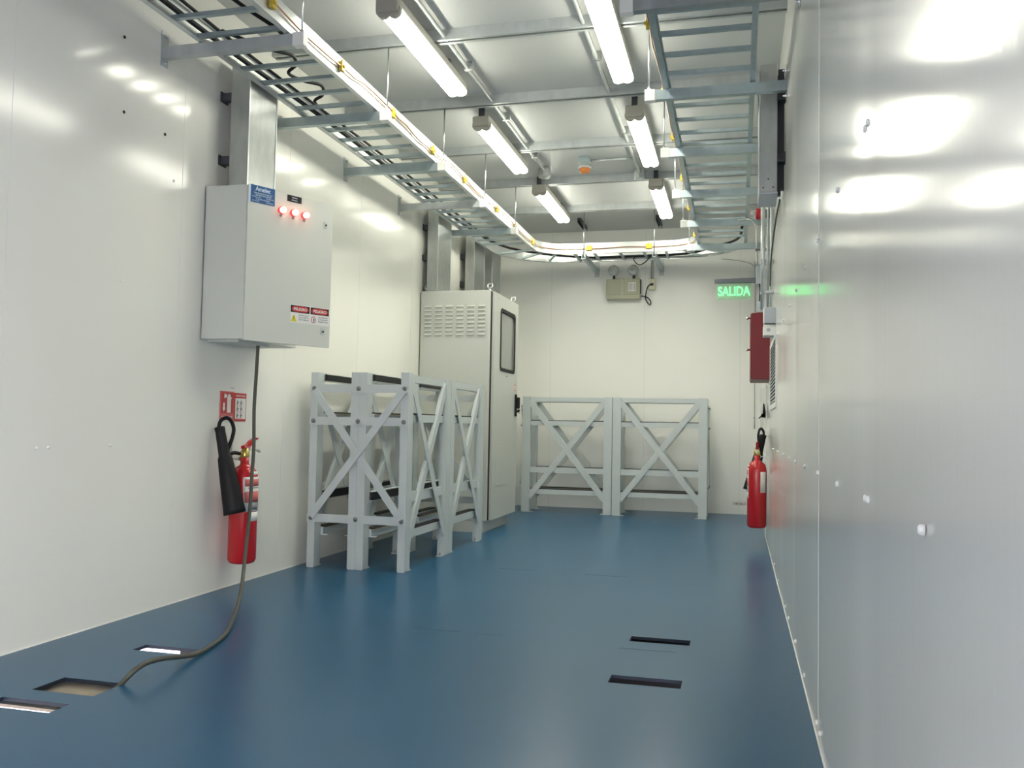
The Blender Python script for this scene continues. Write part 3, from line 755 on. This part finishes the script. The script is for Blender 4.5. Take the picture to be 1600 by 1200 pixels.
# ------------------------------------------------------------------ tall windowed cabinet
cb=thing('cabinet','tall grey steel cabinet with louvred side and window in its door','cabinet',(-2.62,8.45,0))
X0,X1,Y0,Y1=-2.972,-2.272,7.955,8.94
b=MB(); b.bbox(X0,X1,Y0,Y1,.105,2.285,.008); body=b.build('body','cab',cb)
b=MB(); b.box(X0+.02,X1-.03,Y0+.0,Y1-.14,0,.103); b.build('plinth','cab',cb)
b=MB(); b.box(X1,X1+.008,Y0+.018,Y1-.012,.115,2.272); b.build('door_gasket','gap',cb)
# door with a rounded window opening
dx0,dx1=X1+.008,X1+.028
def rr(y0,y1,z0,z1,r,n=6):
    P=[]
    for cy,cz,a0 in ((y1-r,z1-r,0),(y0+r,z1-r,90),(y0+r,z0+r,180),(y1-r,z0+r,270)):
        for i in range(n+1):
            a=math.radians(a0+90*i/n); P.append((cy+r*math.cos(a),cz+r*math.sin(a)))
    return P
def ring(mb,A,B,x0,x1):
    n=len(A); lay=[[mb.bm.verts.new((x,y,z)) for y,z in Q] for x in (x0,x1) for Q in (A,B)]
    a0,b0,a1,b1=lay
    for i in range(n):
        j=(i+1)%n
        mb._face([a0[i],a0[j],b0[j],b0[i]]); mb._face([a1[i],b1[i],b1[j],a1[j]])
        mb._face([a0[i],a1[i],a1[j],a0[j]]); mb._face([b0[i],b0[j],b1[j],b1[i]])
outerp=rr(8.0,8.938,.112,2.276,.006); win=rr(8.235,8.80,1.545,2.14,.045)
b=MB(); ring(b,outerp,win,dx0,dx1); door=b.build('door','cab',cb)
b=MB(); ring(b,rr(8.225,8.81,1.535,2.15,.05),rr(8.258,8.777,1.568,2.117,.035),dx1-.002,dx1+.006); b.build('window_seal','gap',door)
b=MB(); b.box(dx0+.004,dx0+.008,8.245,8.79,1.555,2.13); b.build('window_pane','winglass',door)
b=MB(); b.lathe((dx1,8.50,1.495),[(.007,0),(.007,.003)],n=10,axis=V((1,0,0))); b.build('keyhole','gap',door)
b=MB(); b.box(dx1,dx1+.001,8.80,8.87,1.365,1.43); lb=b.build('warning_sticker','pinkprint',door,label='small faded red sticker')
b=MB(); b.box(dx1+.001,dx1+.0014,8.812,8.832,1.375,1.42); b.box(dx1+.001,dx1+.0014,8.838,8.858,1.375,1.42); b.build('sticker_print','paper',door)
b=MB(); b.bbox(dx1,dx1+.018,8.835,8.885,1.10,1.33,.008,3); b.bbox(dx1+.018,dx1+.05,8.842,8.878,1.18,1.30,.01,3); b.tube([(dx1+.03,8.86,1.165),(dx1+.045,8.86,1.15)],.018,12); h=b.build('handle','black',door)
b=MB(); b.lathe((dx1+.045,8.86,1.14),[(.012,0),(.012,.01)],n=14,axis=V((1,0,0))); b.build('lock_cylinder','steel',door)
b=MB(); b.bbox(dx1-.001,dx1+.003,8.14,8.62,.42,.80,.0015); b.build('door_vent','cab',door)
# pressed louvres on the near side, 6 columns x 8 rows
for c in range(6):
    for r in range(8):
        xa=-2.93+c*.1075; zz=2.128-r*.0385; w=.076
        b=MB(); 
        P=[(xa,Y0,zz+.013),(xa+.004,Y0-.006,zz),(xa+.004,Y0,zz-.001)]
        b.hexa([(xa,Y0+.002,zz-.004),(xa+w,Y0+.002,zz-.004),(xa+w-.004,Y0-.017,zz-.002),(xa+.004,Y0-.017,zz-.002),(xa,Y0+.002,zz+.016),(xa+w,Y0+.002,zz+.016),(xa+w-.006,Y0-.0005,zz+.016),(xa+.006,Y0-.0005,zz+.016)])
        b.build('louvre','cab',body)
for x,y in ((X0+.05,Y0+.045),(X1-.02,Y0+.045),(X1-.02,Y1-.05)):
    b=MB(); b.lathe((x,y,2.285),[(.018,0),(.018,.008),(.009,.012),(.009,.024)],n=14)
    P=[(x+.024*math.cos(a),y+.008*math.sin(a),2.330+.024*math.sin(a)) for a in [2*PI*i/20 for i in range(21)]]
    b.tube(P,.008,8,caps=False); b.build('lifting_eye','steel',cb)

# ------------------------------------------------------------------ end wall fittings
em=thing('emergency_light','beige twin-head emergency light on the end wall','emergency light',(-1.38,YB,2.58))
b=MB(); b.bbox(-1.588,-1.172,YB-.11,YB,2.585,2.838,.008); bd=b.build('body','beige',em)
b=MB(); b.bbox(-1.575,-1.415,YB-.118,YB-.108,2.64,2.832,.003); b.build('front_panel','beige2',em)
b=MB(); b.bbox(-1.365,-1.186,YB-.118,YB-.108,2.64,2.832,.003); b.build('front_panel','beige2',em)
b=MB(); b.box(-1.315,-1.225,YB-.1195,YB-.118,2.68,2.79); b.build('label','paper',em)
for k in range(5):
    b=MB(); b.box(-1.305+k*.016,-1.299+k*.016,YB-.1203,YB-.1195,2.69+.006*(k%2),2.78); b.build('label_print','ink',em)
b=MB(); b.box(-1.1715,-1.166,YB-.105,YB-.01,2.66,2.83); b.build('side_slot','gap',em)
for x in (-1.500,-1.255):
    b=MB(); b.tube([(x,YB-.055,2.838),(x,YB-.055,2.885)],.016,12); st=b.build('lamp_stem','strut',em)
    b=MB(); b.lathe((x,YB-.115,2.945),[(.060,0),(.066,.004),(.066,.016),(.060,.05),(.036,.085),(0,.09)],n=28,axis=V((0,1,0))); hd=b.build('lamp_head','galv_d',em)
    b=MB(); b.lathe((x,YB-.116,2.945),[(.056,0),(.050,.004),(.018,.02),(0,.022)],n=28,axis=V((0,1,0))); b.build('reflector','silver',hd)
    b=MB(); b.lathe((x,YB-.117,2.938),[(.012,0),(.010,-.006),(0,-.01)],n=14,axis=V((0,1,0))); b.build('bulb','white',hd)
ou=thing('power_outlet','ivory outlet below a short conduit, right of the emergency light','outlet',(-1.035,YB,2.7))
b=MB(); b.bbox(-1.073,-.993,YB-.045,YB,2.705,2.843,.005); b.build('box','ivory',ou)
b=MB(); b.bbox(-1.052,-1.014,YB-.06,YB-.044,2.755,2.785,.004); b.build('plug','strut',ou)
b=MB(); b.tube([(-1.033,YB-.022,2.843),(-1.033,YB-.022,3.09)],.016,12); b.build('conduit','galv_d',ou)
b=MB(); b.tube(smooth([(-1.168,YB-.05,2.63),(-1.12,YB-.05,2.622),(-1.075,YB-.05,2.60),(-1.045,YB-.045,2.555),(-1.055,YB-.04,2.52),(-1.085,YB-.05,2.545),(-1.108,YB-.055,2.60),(-1.10,YB-.06,2.68),(-1.075,YB-.065,2.75),(-1.035,YB-.065,2.768)]),.0065,8)
tag(b.build('lamp_flex','black'),'thin black cord looping from emergency light to ivory outlet','cable')
st=MB(); st.prism([(-.055,YB-.004,.105),(.03,YB-.004,.10),(.118,YB-.004,.11),(.112,YB-.004,.158),(.06,YB-.004,.148),(.02,YB-.004,.165),(-.02,YB-.004,.145),(-.06,YB-.004,.15)],(0,.004,0)); st=st.build('torn_sticker','paper'); tag(st,'torn pale sticker low on end wall beside right extinguisher','sticker')
text('lettering','VM MAZ','board',st,(.028,YB-.0046,.112),(1,0,0),(0,0,1),.04,width=.14,align='CENTER',bold=.0006)

# ------------------------------------------------------------------ right wall fittings near the end
ex=thing('exit_sign','green lit SALIDA exit sign projecting from right wall','exit sign',(-.03,8.2,2.18))
b=MB(); b.hexa([(-.215,8.17,2.338),(.15,8.17,2.338),(.15,8.23,2.338),(-.215,8.23,2.338),(-.215,8.175,2.372),(.15,8.175,2.378),(.15,8.225,2.378),(-.215,8.225,2.372)]); b.build('lamp_bar','bar',ex)
b=MB(); b.bbox(-.196,.112,8.197,8.203,2.185,2.338,.0015); b.build('panel','acrylic',ex)
text('lettering','SALIDA','green',ex,(-.042,8.194,2.222),(1,0,0),(0,0,1),.118,width=.282,depth=.002,align='CENTER',bold=.0015)
b=MB(); b.box(-.18,.10,8.194,8.196,2.196,2.202); b.build('underline','acrylic',ex)
b=MB(); b.bbox(.150,.205,8.15,8.25,2.32,2.495,.004); b.build('mount_box','gbox',ex)
b=MB(); b.box(.205,XR,8.18,8.22,2.38,2.45); b.build('mount_arm','galv_d',ex)
rb=thing('fire_alarm_box','dark red steel alarm box mounted on the right wall','alarm box',(.19,8.05,1.44))
b=MB(); b.bbox(.108,XR,7.82,8.42,1.438,2.012,.004); b.build('body','red_d',rb)
b=MB(); b.bbox(.102,.108,7.83,8.41,1.447,2.003,.002); dd=b.build('door','red_d',rb)
for z in (1.975,1.70):
    b=MB(); b.lathe((.102,7.90,z),[(.008,0),(.008,.02),(.014,.022),(.014,.034),(0,.036)],n=12,axis=V((-1,0,0))); b.build('door_knob','steel',rb)
gb=thing('control_box','square pale grey box on right wall just above the white junction','enclosure',(.22,6.65,1.78))
b=MB(); b.bbox(.182,XR,6.6,6.73,1.778,1.895,.004); b.build('body','gbox',gb)
b=MB(); b.bbox(.176,.182,6.605,6.725,1.783,1.89,.002); b.build('lid','white',gb)
wbx=thing('junction_box','small white junction box on right wall under the grey control box','enclosure',(.22,6.8,1.7))
b=MB(); b.bbox(.176,XR,6.62,6.78,1.69,1.772,.004); b.build('body','white',wbx)
b=MB(); b.lathe((.212,6.62,1.731),[(.014,0),(.014,.002)],n=14,axis=V((0,-1,0))); b.build('round_mark','gbox',wbx)
b=MB(); b.bbox(.158,.215,8.15,8.23,2.06,2.16,.004); o=b.build('junction_box','gbox'); tag(o,'small grey box between exit sign and dark red alarm box','enclosure')
b=MB(); b.tube([(.187,8.19,2.16),(.187,8.19,2.32)],.010,10); o=b.build('conduit','strut'); tag(o,'short dark conduit hanging under the exit sign mount','conduit')
vg=thing('vent_grille','white framed louvre vent on the right wall below the small boxes','vent',(XR,6.9,1.17))
b=MB(); b.box(.250,XR,6.33,6.37,1.165,1.69); b.box(.250,XR,7.45,7.49,1.165,1.69); b.box(.250,XR,6.37,7.45,1.165,1.205); b.box(.250,XR,6.37,7.45,1.65,1.69); b.build('frame','white',vg)
b=MB(); b.box(.2562,XR,6.37,7.45,1.205,1.65); b.build('backing','hole',vg)
for k in range(16):
    z=1.215+k*.027
    b=MB(); b.hexa([(.2535,6.372,z),(.2575,6.372,z+.014),(.2575,7.448,z+.014),(.2535,7.448,z),(.2515,6.372,z+.002),(.2555,6.372,z+.016),(.2555,7.448,z+.016),(.2515,7.448,z+.002)]); b.build('louvre','galv_d',vg)
dr_=MB(); dr_.box(.2525,XR+.01,8.58,9.58,.0,1.42); dr_=dr_.build('door_1','wall_r',kind='structure')
b=MB(); b.bbox(.215,.2525,8.60,8.66,1.13,1.16,.004); b.prism([(.215,8.6,1.14),(.20,8.6,1.13),(.186,8.6,1.115),(.196,8.6,1.112),(.212,8.6,1.125),(.226,8.6,1.16),(.23,8.6,1.25),(.24,8.6,1.255),(.2525,8.6,1.18),(.2525,8.6,1.12)],(0,.05,0)); b.build('door_handle','black',dr_)
# beacon and vertical conduits
bc=thing('alarm_beacon','red alarm beacon with clear lens under the end of right duct','beacon',(.14,7.4,2.77))
b=MB(); b.lathe((.178,7.4,2.77),[(.046,0),(.046,.035),(.040,.045)],n=20,axis=V((-1,0,0))); b.build('base','beacon',bc)
b=MB(); b.lathe((.134,7.4,2.77),[(.038,0),(.036,.03),(.022,.048),(0,.052)],n=20,axis=V((-1,0,0))); b.build('lens','clear',bc)
b=MB(); b.box(.178,XR,7.37,7.43,2.74,2.80); b.build('mount_arm','strut',bc)
def vpipe(label,x,y,z0,z1,r,m,extra=None,wall=True):
    t=thing('conduit',label,'conduit',(x,y,z0),'upright conduits by the right wall')
    b=MB(); P=[(x,y,z0),(x,y,z1)]
    if extra: P=smooth([(x,y,z0),(x,y,z1-.12)]+extra)
    b.tube(P,r,12); b.build('pipe',m,t)
    for zc_ in (z0+.12,z1-.25):
        b=MB()
        if wall: b.box(x-r-.003,XR,y-.012,y+.012,zc_,zc_+.02)
        else: b.box(x-.012,x+.012,y-r-.003,YB-.0002,zc_,zc_+.02)
        b.build('pipe_clip','galv_d',t)
    return t
c1=vpipe('widest bright upright conduit hugging the right wall below its duct',.180,7.0,1.93,2.98,.017,'zinc_w')
b=MB(); b.bbox(.158,XR,6.985,7.02,2.28,2.32,.003); b.build('pipe_clamp','steel',c1)
vpipe('thin dull upright conduit between the bright one and right wall',.216,6.962,1.93,3.0,.010,'galv_d')
vpipe('thin pale upright conduit tight against the right wall',.240,6.935,1.93,3.0,.010,'zinc_w')
vpipe('grey conduit curving out of the empty tray down to the exit sign',.150,7.8,2.42,2.80,.010,'galv',[(.146,7.8,2.74),(.12,7.8,2.80),(.07,7.82,2.83),(0,7.9,2.84)])
vpipe('thinnest grey conduit, dropping down the end wall beside the exit sign',.190,10.855,1.02,2.99,.005,'galv_d',[(.180,10.84,2.95),(.13,10.83,3.0),(.0,10.8,3.03),(-.2,10.7,3.04)],wall=False)
b=MB(); b.tube(smooth([(.30-.045,5.9,2.5),(.245,6.3,2.45),(.235,6.8,2.3),(.232,6.93,2.1)]),.006,8); tag(b.build('flex_cable','cordgrey'),'thin dark cable slanting down right wall behind its duct','cable')

# ------------------------------------------------------------------ world, camera, view
w=bpy.data.worlds.new('daylight'); scene.world=w; w.use_nodes=True
bg=w.node_tree.nodes['Background']; bg.inputs['Color'].default_value=(1.0,.965,.97,1); bg.inputs['Strength'].default_value=3.8

cam=bpy.data.cameras.new('camera'); co=bpy.data.objects.new('camera',cam); COL.objects.link(co)
yaw,tilt,roll=0.25193266,0.04776954,-0.01822705
cy,sy=math.cos(yaw),math.sin(yaw); ct,st_=math.cos(tilt),math.sin(tilt); cr,sr=math.cos(roll),math.sin(roll)
Rm=Matrix(((cy,-sy,0),(sy,cy,0),(0,0,1)))@Matrix(((1,0,0),(0,ct,-st_),(0,st_,ct)))@Matrix(((cr,0,sr),(0,1,0),(-sr,0,cr)))
r_=Rm@V((1,0,0)); f_=Rm@V((0,1,0)); u_=Rm@V((0,0,1))
mw=Matrix.Identity(4)
for i in range(3): mw[i][0]=r_[i]; mw[i][1]=u_[i]; mw[i][2]=-f_[i]
mw[2][3]=1.0
co.matrix_world=mw
cam.sensor_fit='HORIZONTAL'; cam.sensor_width=36; cam.lens=1374.1022/1600*36; cam.clip_start=.02; cam.clip_end=200
scene.camera=co
scene.view_settings.view_transform='Standard'; scene.view_settings.look='None'
scene.view_settings.exposure=1.55; scene.view_settings.gamma=1.0; scene.view_settings.use_curve_mapping=False
scene.cycles.use_denoising=True
scene.cycles.max_bounces=10; scene.cycles.diffuse_bounces=6; scene.cycles.glossy_bounces=5
scene.cycles.sample_clamp_indirect=6.0
